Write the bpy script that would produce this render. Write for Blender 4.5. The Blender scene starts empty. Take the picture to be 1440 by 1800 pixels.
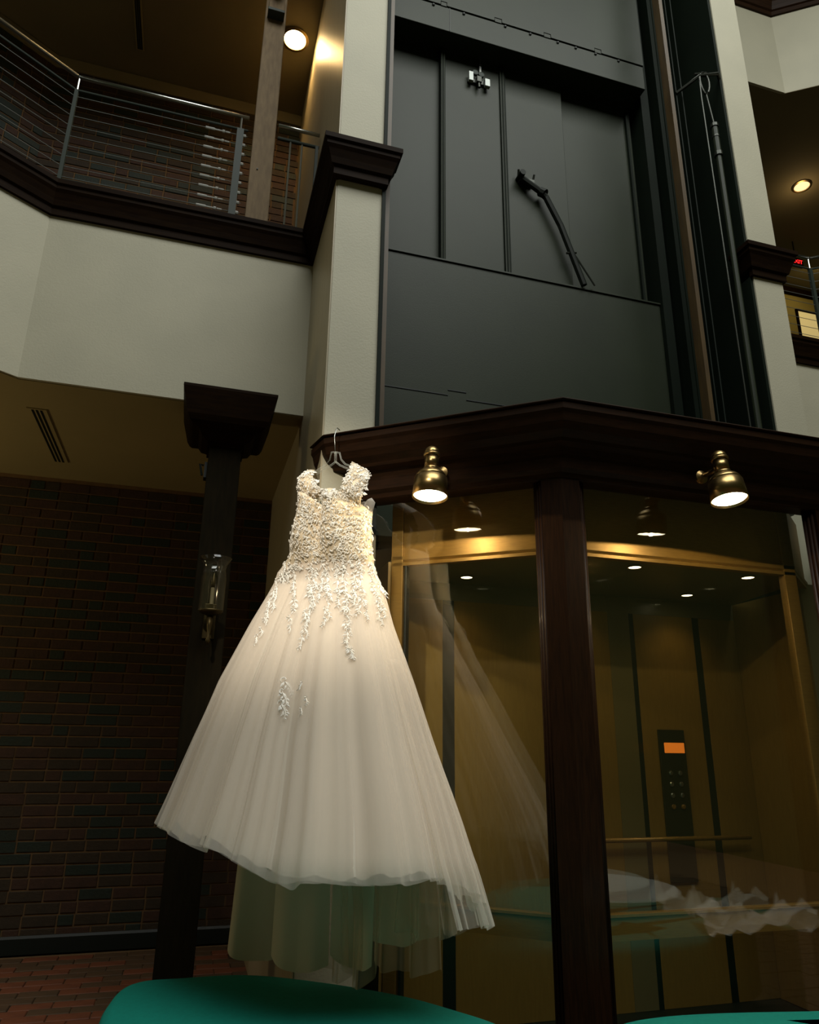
import bpy, bmesh, math, random
from mathutils import Vector, Matrix
from mathutils.bvhtree import BVHTree
random.seed(7)
S = bpy.context.scene
C = S.collection
R = math.radians

# ------------------------------------------------------------------ camera
FPX, TH, RO, AZ, H = 1265.0, 0.31255, 0.01447, 1.28523, 1.3
fh = Vector((math.cos(AZ), math.sin(AZ), 0)); rh = Vector((math.sin(AZ), -math.cos(AZ), 0)); zz = Vector((0, 0, 1))
CF = fh*math.cos(TH) + zz*math.sin(TH); cu = -fh*math.sin(TH) + zz*math.cos(TH)
CX = rh*math.cos(RO) + cu*math.sin(RO); CU = -rh*math.sin(RO) + cu*math.cos(RO)
O = Vector((0, 0, H))
cd = bpy.data.cameras.new('camera'); cam = bpy.data.objects.new('camera', cd); C.objects.link(cam)
cam.matrix_world = Matrix((CX, CU, -CF)).transposed().to_4x4(); cam.location = O
cd.sensor_fit = 'VERTICAL'; cd.sensor_height = 36; cd.lens = FPX/1800*36; cd.clip_start = .05
S.camera = cam
def ray(px, py): return CF + CX*((px-720)/FPX) - CU*((py-900)/FPX)
def atz(px, py, h): d = ray(px, py); return O + d*((h-H)/d.z)
def aty(px, py, y): d = ray(px, py); return O + d*(y/d.y)

# ------------------------------------------------------------------ light
w = bpy.data.worlds.new('world'); S.world = w; w.use_nodes = True
w.node_tree.nodes['Background'].inputs[0].default_value = (.64, .74, .28, 1)
w.node_tree.nodes['Background'].inputs[1].default_value = .032
def lamp(kind, name, loc, tgt, power, col, **k):
    l = bpy.data.lights.new(name, kind); o = bpy.data.objects.new(name, l); C.objects.link(o)
    l.energy = power; l.color = col; o.location = loc
    o.rotation_euler = (Vector(tgt)-Vector(loc)).to_track_quat('-Z', 'Y').to_euler()
    for a, b in k.items(): setattr(l, a, b)
    return o
lamp('AREA', 'skylight', (1.7, -.8, 9.4), (1.7, -.7, 0), 590, (.98, 1, .95), shape='RECTANGLE', size=6.6, size_y=4.8)
lamp('SPOT', 'dress_fill_spot', (-1.5, -1.3, 5.4), (.42, 2.9, 2.2), 1150, (1, .89, .73), spot_size=R(16.5), spot_blend=1, shadow_soft_size=.12)  # added spot with no visible source, brightens the dress bodice
lamp('POINT', 'lower_gallery_fill', (-2.9, 4.5, 2.1), (0, 0, 0), 24, (1, .80, .42), shadow_soft_size=.25)  # unseen warm fill, added to lift the lower gallery ceiling and bricks
lamp('POINT', 'upper_gallery_fill', (-3.1, 4.3, 6.1), (0, 0, 0), 4.5, (1, .74, .36), shadow_soft_size=.25)  # extra ambient fill for the upper gallery, no visible lamp there
S.cycles.transparent_max_bounces = 24
S.view_settings.view_transform = 'Standard'; S.view_settings.look = 'None'
S.view_settings.exposure = 0; S.view_settings.gamma = 1; S.view_settings.use_curve_mapping = False

# ------------------------------------------------------------------ materials
def mat(name, col, rough=.6, col2=None, scale=8, stretch=(1, 1, 1), bump=0, bscale=60, metal=0, emit=None, est=0, spec=.5, coat=0, sheen=0):
    m = bpy.data.materials.new(name); m.use_nodes = True; t = m.node_tree; b = t.nodes['Principled BSDF']
    b.inputs['Base Color'].default_value = (*col, 1); b.inputs['Roughness'].default_value = rough
    b.inputs['Metallic'].default_value = metal; b.inputs['Specular IOR Level'].default_value = spec
    b.inputs['Coat Weight'].default_value = coat; b.inputs['Coat Roughness'].default_value = .15
    if sheen: b.inputs['Sheen Weight'].default_value = sheen
    if emit: b.inputs['Emission Color'].default_value = (*emit, 1); b.inputs['Emission Strength'].default_value = est
    tc = t.nodes.new('ShaderNodeTexCoord'); mp = t.nodes.new('ShaderNodeMapping'); mp.inputs['Scale'].default_value = stretch
    t.links.new(tc.outputs['Object'], mp.inputs[0])
    if col2:
        n = t.nodes.new('ShaderNodeTexNoise'); n.inputs['Scale'].default_value = scale; n.inputs['Detail'].default_value = 6
        t.links.new(mp.outputs[0], n.inputs['Vector'])
        r = t.nodes.new('ShaderNodeValToRGB'); r.color_ramp.elements[0].position = .35; r.color_ramp.elements[1].position = .68
        r.color_ramp.elements[0].color = (*col, 1); r.color_ramp.elements[1].color = (*col2, 1)
        t.links.new(n.outputs[0], r.inputs[0]); t.links.new(r.outputs[0], b.inputs['Base Color'])
    if bump:
        n2 = t.nodes.new('ShaderNodeTexNoise'); n2.inputs['Scale'].default_value = bscale; n2.inputs['Detail'].default_value = 4
        t.links.new(mp.outputs[0], n2.inputs['Vector'])
        bp = t.nodes.new('ShaderNodeBump'); bp.inputs['Strength'].default_value = bump; bp.inputs['Distance'].default_value = .01
        t.links.new(n2.outputs[0], bp.inputs['Height']); t.links.new(bp.outputs[0], b.inputs['Normal'])
    return m
M = {}
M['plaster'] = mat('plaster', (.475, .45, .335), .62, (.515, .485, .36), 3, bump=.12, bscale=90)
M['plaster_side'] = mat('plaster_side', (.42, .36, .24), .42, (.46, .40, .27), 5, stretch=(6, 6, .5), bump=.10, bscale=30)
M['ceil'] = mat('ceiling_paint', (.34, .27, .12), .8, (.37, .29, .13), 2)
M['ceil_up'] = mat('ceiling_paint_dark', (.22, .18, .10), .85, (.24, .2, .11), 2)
M['wood'] = mat('mahogany', (.028, .011, .0035), .5, (.017, .007, .002), 10, stretch=(1.2, 1.2, 9), bump=.05, bscale=30, spec=.14)
M['woodv'] = mat('mahogany_upright', (.024, .009, .0025), .5, (.013, .005, .0015), 12, stretch=(12, 12, .8), bump=.05, bscale=20, spec=.12, coat=.08)
M['cap'] = mat('dark_wood', (.015, .007, .002), .6, (.009, .004, .0015), 9, stretch=(1, 1, 8), spec=.05)
M['post'] = mat('rough_brown_timber', (.20, .135, .065), .75, (.145, .095, .045), 10, stretch=(5, 5, 1), bump=.2, bscale=40)
M['column'] = mat('dark_column_timber', (.015, .011, .005), .8, (.010, .008, .004), 10, stretch=(6, 6, .8), spec=.05)
M['black'] = mat('black_steel_paint', (.018, .025, .011), .5, (.014, .020, .009), 2.5, bump=.04, bscale=120, spec=.3)
M['blackd'] = mat('black_shaft_paint', (.006, .011, .006), .6, (.005, .009, .005), 3, spec=.12)
M['iron'] = mat('oily_iron', (.025, .028, .02), .35, metal=.5)
M['arm'] = mat('black_arm_paint', (.008, .011, .007), .55, spec=.2)
M['rust'] = mat('brown_rail_paint', (.085, .05, .014), .5, (.055, .032, .010), 5, stretch=(5, 5, 1))
M['brass'] = mat('brushed_brass', (.42, .29, .12), .30, (.33, .22, .09), 30, stretch=(1, 1, 6), metal=1)
M['steel'] = mat('satin_steel', (.45, .46, .43), .3, metal=1)
M['chrome'] = mat('polished_steel', (.9, .92, .9), .25, metal=.5)
M['cable'] = mat('cable_steel', (.30, .32, .30), .4, metal=.5)
M['darksteel'] = mat('grey_painted_steel', (.035, .045, .036), .5, spec=.2)
M['lampwhite'] = mat('lamp_glow', (1, .9, .7), .5, emit=(1, .86, .58), est=22)
M['down'] = mat('downlight_glow', (1, .9, .7), .5, emit=(1, .84, .52), est=6)
M['downdim'] = mat('downlight_dim', (1, .85, .6), .5, emit=(1, .78, .45), est=.75)
M['hot'] = mat('ceiling_lamp_glow', (1, .85, .5), .5, emit=(1, .72, .32), est=30)
M['orange'] = mat('orange_display', (.6, .2, .02), .4, emit=(1, .22, .02), est=.55)
M['red'] = mat('red_sign_glow', (.8, .02, .02), .4, emit=(1, .02, .02), est=1.6)
M['winlit'] = mat('lit_blind', (.6, .5, .25), .8, emit=(.95, .72, .28), est=.45)
M['laminate'] = mat('cab_laminate', (.26, .155, .035), .42, (.23, .135, .03), 14, stretch=(8, 8, .6))
M['cabmetal'] = mat('cab_bronze', (.32, .18, .04), .35, (.27, .15, .035), 20, stretch=(1, 1, 10), metal=.4)
M['cabceil'] = mat('cab_ceiling', (.16, .13, .06), .35)
M['joint'] = mat('black_joint', (.004, .008, .006), .5)
M['panel'] = mat('control_plate', (.045, .045, .028), .35, metal=.5)
M['teal'] = mat('teal_upholstery', (.004, .215, .165), .75, (.004, .19, .145), 60, bump=.15, bscale=500, spec=.2)
M['mortar'] = mat('mortar', (.17, .095, .040), .95, (.13, .075, .03), 20)
BR = [mat('brick_red', (.060, .026, .014), .8, (.042, .020, .012), 15, bump=.3, bscale=60),
      mat('brick_brown', (.042, .026, .013), .8, (.030, .020, .011), 15, bump=.3, bscale=60),
      mat('brick_dark', (.012, .024, .018), .7, (.016, .022, .014), 15, bump=.3, bscale=60)]
PV = [mat('paver_red', (.17, .05, .018), .7, (.12, .036, .014), 9, bump=.2), mat('paver_brown', (.09, .045, .018), .75, (.06, .034, .015), 9, bump=.2)]
M['white'] = mat('white_laminate', (.75, .76, .72), .35)
M['paper'] = mat('white_tissue_paper', (.8, .78, .72), .8, bump=.2)
M['satin'] = mat('champagne_lining', (.74, .62, .44), .45, (.70, .57, .39), 10, sheen=.3)
M['ivory'] = mat('ivory_satin', (.88, .80, .68), .55, sheen=.2)
M['lace'] = mat('corded_lace', (.93, .90, .83), .5, sheen=.3)

def glass(name, tint=(1, 1, 1), boost=1.0, rough=0.0):
    m = bpy.data.materials.new(name); m.use_nodes = True; t = m.node_tree; t.nodes.clear()
    o = t.nodes.new('ShaderNodeOutputMaterial'); mx = t.nodes.new('ShaderNodeMixShader')
    tr = t.nodes.new('ShaderNodeBsdfTransparent'); tr.inputs[0].default_value = (*tint, 1)
    gl = t.nodes.new('ShaderNodeBsdfGlossy'); gl.inputs['Roughness'].default_value = rough; gl.inputs[0].default_value = (boost, boost, boost, 1)
    fr = t.nodes.new('ShaderNodeFresnel'); ge = t.nodes.new('ShaderNodeNewGeometry')
    mr = t.nodes.new('ShaderNodeMapRange'); mr.inputs[3].default_value = 1.5; mr.inputs[4].default_value = 1/1.5
    t.links.new(ge.outputs['Backfacing'], mr.inputs[0]); t.links.new(mr.outputs[0], fr.inputs[0])
    t.links.new(fr.outputs[0], mx.inputs[0]); t.links.new(tr.outputs[0], mx.inputs[1]); t.links.new(gl.outputs[0], mx.inputs[2])
    t.links.new(mx.outputs[0], o.inputs[0]); return m
M['glass'] = glass('clear_glass', (.97, .985, .97))
M['clear'] = glass('clear_plastic', (.95, .955, .93), 1, .08)
def tulle(name, col, a0, a1):
    m = bpy.data.materials.new(name); m.use_nodes = True; t = m.node_tree; t.nodes.clear()
    o = t.nodes.new('ShaderNodeOutputMaterial'); mx = t.nodes.new('ShaderNodeMixShader'); m2 = t.nodes.new('ShaderNodeMixShader')
    tr = t.nodes.new('ShaderNodeBsdfTransparent'); df = t.nodes.new('ShaderNodeBsdfDiffuse'); tl = t.nodes.new('ShaderNodeBsdfTranslucent')
    df.inputs[0].default_value = (*col, 1); tl.inputs[0].default_value = (*col, 1); m2.inputs[0].default_value = .35
    lw = t.nodes.new('ShaderNodeLayerWeight'); lw.inputs[0].default_value = .35
    mr = t.nodes.new('ShaderNodeMapRange'); mr.inputs[3].default_value = a0; mr.inputs[4].default_value = a1
    t.links.new(lw.outputs['Facing'], mr.inputs[0]); t.links.new(mr.outputs[0], mx.inputs[0])
    t.links.new(df.outputs[0], m2.inputs[1]); t.links.new(tl.outputs[0], m2.inputs[2])
    t.links.new(tr.outputs[0], mx.inputs[1]); t.links.new(m2.outputs[0], mx.inputs[2]); t.links.new(mx.outputs[0], o.inputs[0]); return m
M['tulle'] = tulle('ivory_tulle', (.93, .86, .77), .5, .97)
M['tulle2'] = tulle('sheer_tulle', (.93, .86, .77), .16, .85)
M['train'] = tulle('train_lining', (.95, .86, .70), .93, 1)
M['plastic'] = tulle('hanger_plastic', (.75, .76, .68), .10, .55)
M['dimbrass'] = mat('darkened_brass', (.08, .06, .025), .4, metal=.8)  # brass colour darkened to imitate dim light on the column's wall light
M['wax'] = mat('darkened_candle_sleeve', (.22, .18, .10), .6)  # sleeve tone darkened as well, standing in for weak light
M['tulled'] = tulle('train_tulle', (.88, .76, .60), .3, .85)

# ------------------------------------------------------------------ helpers
def obj(name, bm, m, parent=None, smooth=False, kind=None, bevel=0):
    me = bpy.data.meshes.new(name)
    bmesh.ops.recalc_face_normals(bm, faces=bm.faces)
    bm.to_mesh(me); bm.free(); me.materials.append(M[m] if isinstance(m, str) else m)
    if smooth:
        for p in me.polygons: p.use_smooth = True
    o = bpy.data.objects.new(name, me); C.objects.link(o)
    if parent: o.parent = parent; o.matrix_parent_inverse = Matrix.Translation(-parent.location)
    if kind: o['kind'] = kind
    if bevel:
        b = o.modifiers.new('bevel', 'BEVEL'); b.width = bevel; b.segments = 2; b.limit_method = 'ANGLE'
    return o
def tag(o, label, cat, group=None):
    o['label'] = label; o['category'] = cat
    if group: o['group'] = group
    return o
def thing(name, label, cat, loc=(0, 0, 0), group=None):
    o = bpy.data.objects.new(name, None); C.objects.link(o); o.location = loc; o.empty_display_size = .1
    return tag(o, label, cat, group)
def bx(bm, x0, x1, y0, y1, z0, z1, mtx=None):
    r = bmesh.ops.create_cube(bm, size=1)['verts']
    for v in r:
        v.co = Vector(((x0+x1)/2+v.co.x*(x1-x0), (y0+y1)/2+v.co.y*(y1-y0), (z0+z1)/2+v.co.z*(z1-z0)))
        if mtx: v.co = mtx @ v.co
def box(*a, mtx=None): bm = bmesh.new(); bx(bm, *a, mtx=mtx); return bm
def tube(bm, pts, r, n=8, closed=False, r2=None):
    pts = [Vector(p) for p in pts]; rings = []; N = len(pts)
    for i, p in enumerate(pts):
        if closed: d = pts[(i+1) % N]-pts[i-1]
        else: d = pts[min(i+1, N-1)]-pts[max(i-1, 0)]
        d.normalize(); a = Vector((0, 0, 1)) if abs(d.z) < .9 else Vector((1, 0, 0))
        u = d.cross(a).normalized(); v = d.cross(u)
        rr = r if not callable(r) else r(i/(N-1))
        rb = rr if r2 is None else r2
        rings.append([bm.verts.new(p+u*math.cos(2*math.pi*k/n)*rr+v*math.sin(2*math.pi*k/n)*rb) for k in range(n)])
    for i in range(N if closed else N-1):
        A, B = rings[i], rings[(i+1) % N]
        for k in range(n): bm.faces.new((A[k], A[(k+1) % n], B[(k+1) % n], B[k]))
    if not closed: bm.faces.new(rings[0][::-1]); bm.faces.new(rings[-1])
    return bm
def lathe(bm, prof, c=(0, 0, 0), n=28, mtx=None, cap=True):
    rings = []
    for r, z in prof:
        ring = []
        for k in range(n):
            p = Vector((r*math.cos(2*math.pi*k/n), r*math.sin(2*math.pi*k/n), z))
            if mtx: p = mtx @ p
            ring.append(bm.verts.new(p+Vector(c)))
        rings.append(ring)
    for A, B in zip(rings, rings[1:]):
        for k in range(n): bm.faces.new((A[k], A[(k+1) % n], B[(k+1) % n], B[k]))
    if cap: bm.faces.new(rings[0][::-1]); bm.faces.new(rings[-1])
    return bm
def sweep(plan, prof):
    """closed profile [(outward, z)] carried along a plan polyline; outward = right-hand side of travel"""
    bm = bmesh.new(); plan = [Vector((p[0], p[1])) for p in plan]; rings = []; n = len(plan)
    def nrm(a, b): d = (b-a).normalized(); return Vector((d.y, -d.x))
    for i, p in enumerate(plan):
        if i == 0: m = nrm(plan[0], plan[1]); k = 1
        elif i == n-1: m = nrm(plan[-2], plan[-1]); k = 1
        else:
            a, b = nrm(plan[i-1], p), nrm(p, plan[i+1]); m = (a+b).normalized(); k = 1/max(.2, m.dot(a))
        rings.append([bm.verts.new((p.x+m.x*o*k, p.y+m.y*o*k, z)) for o, z in prof])
    q = len(prof)
    for A, B in zip(rings, rings[1:]):
        for j in range(q): bm.faces.new((A[j], A[(j+1) % q], B[(j+1) % q], B[j]))
    bm.faces.new(rings[0][::-1]); bm.faces.new(rings[-1]); return bm
def prism(pts, z0, z1):
    bm = bmesh.new(); a = [bm.verts.new((p[0], p[1], z0)) for p in pts]; b = [bm.verts.new((p[0], p[1], z1)) for p in pts]; n = len(pts)
    for i in range(n): bm.faces.new((a[i], a[(i+1) % n], b[(i+1) % n], b[i]))
    bm.faces.new(a[::-1]); bm.faces.new(b); return bm
def struct(name, bm, m, parent=None, **k):
    o = obj(name, bm, m, parent, **k)
    if not parent: o['kind'] = 'structure'
    return o
def local(org, xd, nd):   # matrix: local x,y(outward),z -> world
    return Matrix.Translation(org) @ Matrix((Vector(xd), Vector(nd), Vector((0, 0, 1)))).transposed().to_4x4()
def aim(d): return Vector(d).to_track_quat('Z', 'Y').to_matrix().to_4x4()

# ================================================================== SETTING
YF, XC, YB = 4.015, -1.08, 5.69        # left balcony face, its left corner, brick wall
LD = Vector((-.82, -.573))             # direction in which the left wing turns towards the atrium
LF = [(XC+LD.x*2.6, YF+LD.y*2.6), (XC, YF), (.49, YF)]
LB = [(-1.72+LD.x*2.8, YB+LD.y*2.8), (-1.72, YB), (.496, YB)]

# --- floor of brick pavers
fl = struct('floor', box(-6, 7, -5, 7, -.12, -.012), 'mortar')
def brick_mesh(L, hh, d, m):
    bm = bmesh.new(); bx(bm, 0, L, -d, .03, 0, hh)
    bmesh.ops.bevel(bm, geom=[e for e in bm.edges if all(v.co.y < 0 for v in e.verts)], offset=.0035, segments=1, affect='EDGES')
    me = bpy.data.meshes.new('brick'); bm.to_mesh(me); bm.free(); me.materials.append(m); return me
pav = []
for i, m in enumerate(PV):
    bm = bmesh.new(); bx(bm, 0, .2, 0, .095, -.05, 0)
    bmesh.ops.bevel(bm, geom=[e for e in bm.edges if all(v.co.z > -.01 for v in e.verts)], offset=.004, segments=1, affect='EDGES')
    me = bpy.data.meshes.new('paver'); bm.to_mesh(me); bm.free(); me.materials.append(m); pav.append(me)
rest = bmesh.new(); cnt = 0
for j in range(78):
    y = -2 + j*.1
    for i in range(46):
        x = -4.2 + i*.205 + (j % 2)*.1; z = random.uniform(-.002, .002)
        if -2.6 < x < .35 and 3.1 < y < 5.55 and y > 4.02-(x+.9)*.15 and cnt < 290 and not (x > -.35 and y < 4.3):
            o = bpy.data.objects.new('paver', random.choice(pav)); C.objects.link(o); o.location = (x, y, z); o.parent = fl; cnt += 1
        elif y < 5.6: bx(rest, x, x+.2, y, y+.095, -.05, z)
obj('paver_field', rest, PV[1], fl, kind='stuff')

# --- brick walls (300 nearest bricks each an object, the rest one part)
def cover(px, py):   # behind the column or the gown as seen in the photograph
    if py > 800 and px > 415 - (py-800)*.03 and py < 900: return px > 490
    return False
def brick_wall(name, x0, x1, z0, z1, y, side, limit, keep):
    w_ = struct(name, prism([LB[0], LB[1], LB[2], (.496, YB+.25), (-1.9, YB+.25), (LB[0][0]-.2, LB[0][1]+.25)], z0, z1), 'mortar')
    hh = .0735; row = 0; z = z0+.004; spare = [bmesh.new(), bmesh.new(), bmesh.new()]; n = 0
    meshes = {}
    ang = math.atan2(-LD.y, -LD.x); ML = Matrix.Translation((LB[1][0], LB[1][1], 0)) @ Matrix.Rotation(ang, 4, 'Z')
    while z + hh < z1:
        for seg in (0, 1):
            x = (x0 if seg == 0 else -2.6) - random.choice((0, .1)); end = x1 if seg == 0 else 0
            while x < end-.02:
                L = random.choice((.20, .20, .20, .092)); L = min(L, end-x)
                k = random.choices((0, 1, 2), (.35, .4, .25))[0]
                mt = Matrix.Identity(4) if seg == 0 else ML
                xx = max(x, x0) if seg == 0 else x
                if x + L > xx + .03:
                    p = mt @ Vector((xx, y if seg == 0 else 0, z)); v = p-O; d = v.dot(CF)
                    px, py = 720+FPX*v.dot(CX)/d, 900-FPX*v.dot(CU)/d
                    LL = round(x+L-xx, 3)
                    if n < limit and keep(px, py):
                        key = (LL, k)
                        if key not in meshes: meshes[key] = brick_mesh(LL, hh-.011, .008, BR[k])
                        o = bpy.data.objects.new('brick', meshes[key]); C.objects.link(o); o.parent = w_
                        o.matrix_local = mt @ Matrix.Translation((xx, (y if seg == 0 else 0)+random.uniform(-.002, .002), z)); n += 1
                    else:
                        bx(spare[k], xx, xx+LL, (y if seg == 0 else 0)-.008, (y if seg == 0 else 0)+.02, z, z+hh-.011, mtx=mt)
                x += L+.011
        z += hh
    for k in range(3): obj('brick_infill', spare[k], BR[k], w_, kind='stuff')
    return w_
brick_wall('wall_rear_lower', -1.72, .494, 0, 3.19, YB, 0, 295, lambda px, py: -10 < px < 440-(py-1000)*.18*(py > 1000) and 860 < py < 1690 and not (345-(py-900)*.1 < px < 405-(py-900)*.1))
brick_wall('wall_rear_upper', -1.72, .494, 4.3, 7.19, YB, 0, 295, lambda px, py: -20 < px < 430 and 120 < py < 420)
struct('baseboard_rear', sweep(LB, [(0, 0), (.02, 0), (.02, .09), (.012, .105), (0, .105)]), 'joint')
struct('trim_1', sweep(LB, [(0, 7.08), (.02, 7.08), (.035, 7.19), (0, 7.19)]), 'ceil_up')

# --- slabs: soffit of the first gallery with its plaster face, second gallery soffit
def slab(name, z0, z1, m): return struct(name, prism([(LF[0][0], LF[0][1]+.02), (LF[1][0], YF+.02), (.498, YF+.02), (.498, YB+.2), (-1.9, YB+.2), (LB[0][0]-.2, LB[0][1]+.2)], z0, z1), m)
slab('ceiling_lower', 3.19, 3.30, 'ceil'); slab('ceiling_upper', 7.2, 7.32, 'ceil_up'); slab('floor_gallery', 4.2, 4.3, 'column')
fas = [(0, 3.19), (.0, 4.285), (-.12, 4.285), (-.12, 3.19)]
struct('wall_gallery_left', sweep([LF[0], LF[1], (.498, YF)], [(0, 3.195), (0, 4.29), (-.12, 4.29), (-.12, 3.195)]), 'plaster')
struct('wall_gallery_left_upper', sweep([LF[0], LF[1], (.498, YF)], [(0, 7.205), (0, 8.3), (-.12, 8.3), (-.12, 7.205)]), 'plaster')  # out of view, built to block light from above
# wooden cap moulding: along the gallery, round the pier and back
CAPP = [(-.02, 4.27), (.02, 4.27), (.02, 4.315), (.035, 4.325), (.045, 4.36), (.06, 4.40), (.072, 4.42), (.072, 4.44), (.085, 4.45), (.085, 4.48), (-.10, 4.48)]
struct('trim_2', sweep([LF[0], LF[1], (.49, YF), (.49, 3.19), (.76, 3.19), (.76, 3.26)], CAPP), 'cap')
# --- piers either side of the lift shaft
def pier(name, x0, x1, y0, y1, m='plaster', side='plaster_side', sx=None):
    o = struct(name, box(x0, x1, y0, y1, 0, 11), m)
    return o
p1 = pier('wall_pier_left', .503, .755, 3.214, 5.75)
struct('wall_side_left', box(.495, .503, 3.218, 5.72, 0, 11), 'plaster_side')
p2 = pier('wall_pier_right', 3.292, 3.525, 3.235, 6.5)
struct('trim_3', sweep([(3.292, 3.34), (3.292, 3.235), (3.525, 3.235), (3.525, 4.06), (4.79, 4.06), (4.79+1.64, 4.06-1.146)], [(a, b) for a, b in CAPP]), 'cap')
# --- right gallery
RF = [(3.52, 4.06), (4.79, 4.06), (4.79+1.64, 4.06-1.146)]
struct('wall_gallery_right', sweep(RF, [(0, 3.195), (0, 4.29), (-.12, 4.29), (-.12, 3.195)]), 'plaster')
RF3 = [(3.52, 4.04), (4.825, 4.04), (4.825+2.46, 4.04-1.72)]
struct('wall_gallery_right_upper', sweep(RF3, [(0, 7.205), (0, 8.2), (-.12, 8.2), (-.12, 7.205)]), 'plaster')
struct('trim_4', sweep(RF3, [(a, b+3.9) for a, b in CAPP]), 'wood')
rp = [(3.53, 4.065), (4.79, 4.065), (7.28, 2.325), (9.5, 2.325), (9.5, 7.2), (3.52, 7.2)]
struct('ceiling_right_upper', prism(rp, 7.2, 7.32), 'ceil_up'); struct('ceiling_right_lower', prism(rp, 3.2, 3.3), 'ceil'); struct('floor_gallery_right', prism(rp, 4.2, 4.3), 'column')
wr = struct('wall_right', box(3.5, 9.5, 7.15, 7.3, 0, 7.3), 'ceil_up')
# lit room window seen past the right gallery
wn = bpy.data.objects.new('window_1', None); C.objects.link(wn); wn['kind'] = 'structure'; wn.location = (7.5, 6.5, 6.0)
q = [aty(1368, 512, 6.5), aty(1432, 530, 6.5), aty(1452, 612, 6.5), aty(1368, 594, 6.5)]
obj('wall_panel', box(6.8, 7.64, 6.5, 6.55, 4.3, 7.10), mat('olive_lit_wall', (.42, .34, .12), .7, (.38, .31, .11), 3), wn)
obj('lit_pane', box(7.235, 7.56, 6.485, 6.5, 5.6, 6.86), 'winlit', wn)
obj('window_frame', sweep([(6.74, 6.5), (7.70, 6.5)], [(0, 7.10), (.05, 7.10), (.05, 7.19), (0, 7.19)]), 'cap', wn)
bm = bmesh.new()
for xx in (7.215, 7.56): bx(bm, xx, xx+.022, 6.47, 6.5, 5.6, 6.88)
bx(bm, 7.215, 7.582, 6.47, 6.5, 6.86, 6.885)
obj('sash', bm, 'cap', wn)
lamp('AREA', 'room_light', (7.1, 5.9, 7.1), (7.2, 6.5, 6.2), 1.6, (1, .75, .3), size=.4)

# --- lift shaft above the cabin
struct('wall_shaft_left', box(.755, .775, 3.2, 4.0, 2.45, 11), 'blackd')
struct('wall_shaft_right', box(3.272, 3.292, 3.245, 4.0, 0, 11), 'blackd')
struct('wall_shaft_low', box(.755, .775, 3.2, 4.0, 0, 2.45), 'joint')
wb = struct('wall_shaft_rear', box(.775, 3.272, 3.86, 3.98, 0, 11), 'blackd')
sp = obj('sill_plate', box(.776, 2.93, 3.735, 3.86, 2.4, 4.295), 'black', wb, bevel=.004)
obj('sill_edge', box(.776, 2.93, 3.725, 3.80, 4.295, 4.306), 'black', wb)
obj('plate_seam', box(.80, 1.33, 3.731, 3.737, 3.33, 3.336), 'joint', wb)
obj('plate_seam', box(1.33, 1.45, 3.731, 3.737, 3.365, 3.371), 'joint', wb)
obj('plate_seam', box(1.45, 2.2, 3.731, 3.737, 3.315, 3.321), 'joint', wb)
obj('jamb', box(2.93, 3.0, 3.70, 3.86, 2.4, 11), 'blackd', wb); obj('jamb', box(3.06, 3.12, 3.66, 3.86, 2.4, 11), 'blackd', wb)
obj('jamb', box(2.85, 2.866, 3.80, 3.86, 4.3, 6.1), 'blackd', wb)
# landing door of the floor above
dr = bpy.data.objects.new('door_1', None); C.objects.link(dr); dr['kind'] = 'structure'; dr.location = (1.85, 3.78, 4.31)
obj('door_leaf', box(.776, 1.29, 3.80, 3.85, 4.31, 6.3), 'black', dr)
obj('door_leaf', box(1.325, 1.755, 3.775, 3.82, 4.31, 6.3), 'black', dr, bevel=.003)
obj('door_leaf', box(1.80, 2.275, 3.785, 3.82, 4.31, 6.3), 'black', dr, bevel=.003)
obj('door_leaf', box(2.275, 2.90, 3.825, 3.86, 4.31, 6.3), 'black', dr)
obj('door_stile', box(1.29, 1.325, 3.755, 3.83, 4.31, 6.3), 'blackd', dr)
bm = bmesh.new(); bx(bm, 1.755, 1.80, 3.765, 3.83, 4.31, 6.3); obj('door_stile', bm, 'blackd', dr)
for xx in (1.297, 1.315, 1.762, 1.783):
    obj('stile_rib', tube(bmesh.new(), [(xx, 3.752 if xx < 1.5 else 3.762, 4.31), (xx, 3.752 if xx < 1.5 else 3.762, 6.3)], .006, 6), 'black', dr)
obj('header_panel', box(.776, 2.92, 3.62, 3.85, 6.16, 6.385), 'black', dr, bevel=.003)
# upper apron with the toothed lower edge
bm = bmesh.new(); xs = [.776, 1.24, 1.29, 1.66, 1.72, 2.06, 2.12, 2.49, 2.55, 2.92]
pts = [(.776, 11)]
for i in range(0, 10, 2):
    pts += [(xs[i], 6.392), (xs[i+1], 6.392)]
    if i+2 < 10: pts += [(xs[i+1], 6.425), (xs[i+2], 6.425)]
pts.append((2.92, 11))
bm = prism(pts, 0, .03)
for v in bm.verts: v.co = Vector((v.co.x, 3.642-v.co.z, v.co.y))
obj('apron_plate', bm, 'black', dr)
for i in range(1, 8, 2): obj('hinge_tab', box(xs[i]+.004, xs[i+1]-.004, 3.614, 3.65, 6.386, 6.419), 'black', dr)
for xx in (1.187, 1.42, 1.747, 1.95, 2.178, 2.33, 2.50, 2.70):
    obj('bolt', lathe(bmesh.new(), [(.011, 0), (.011, .006), (.006, .010)], (xx, 3.62, 6.37), 8, aim((0, -1, 0))), 'joint', dr)
obj('header_seam', box(1.31, 1.314, 3.617, 3.63, 6.165, 6.385), 'joint', dr)

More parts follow.
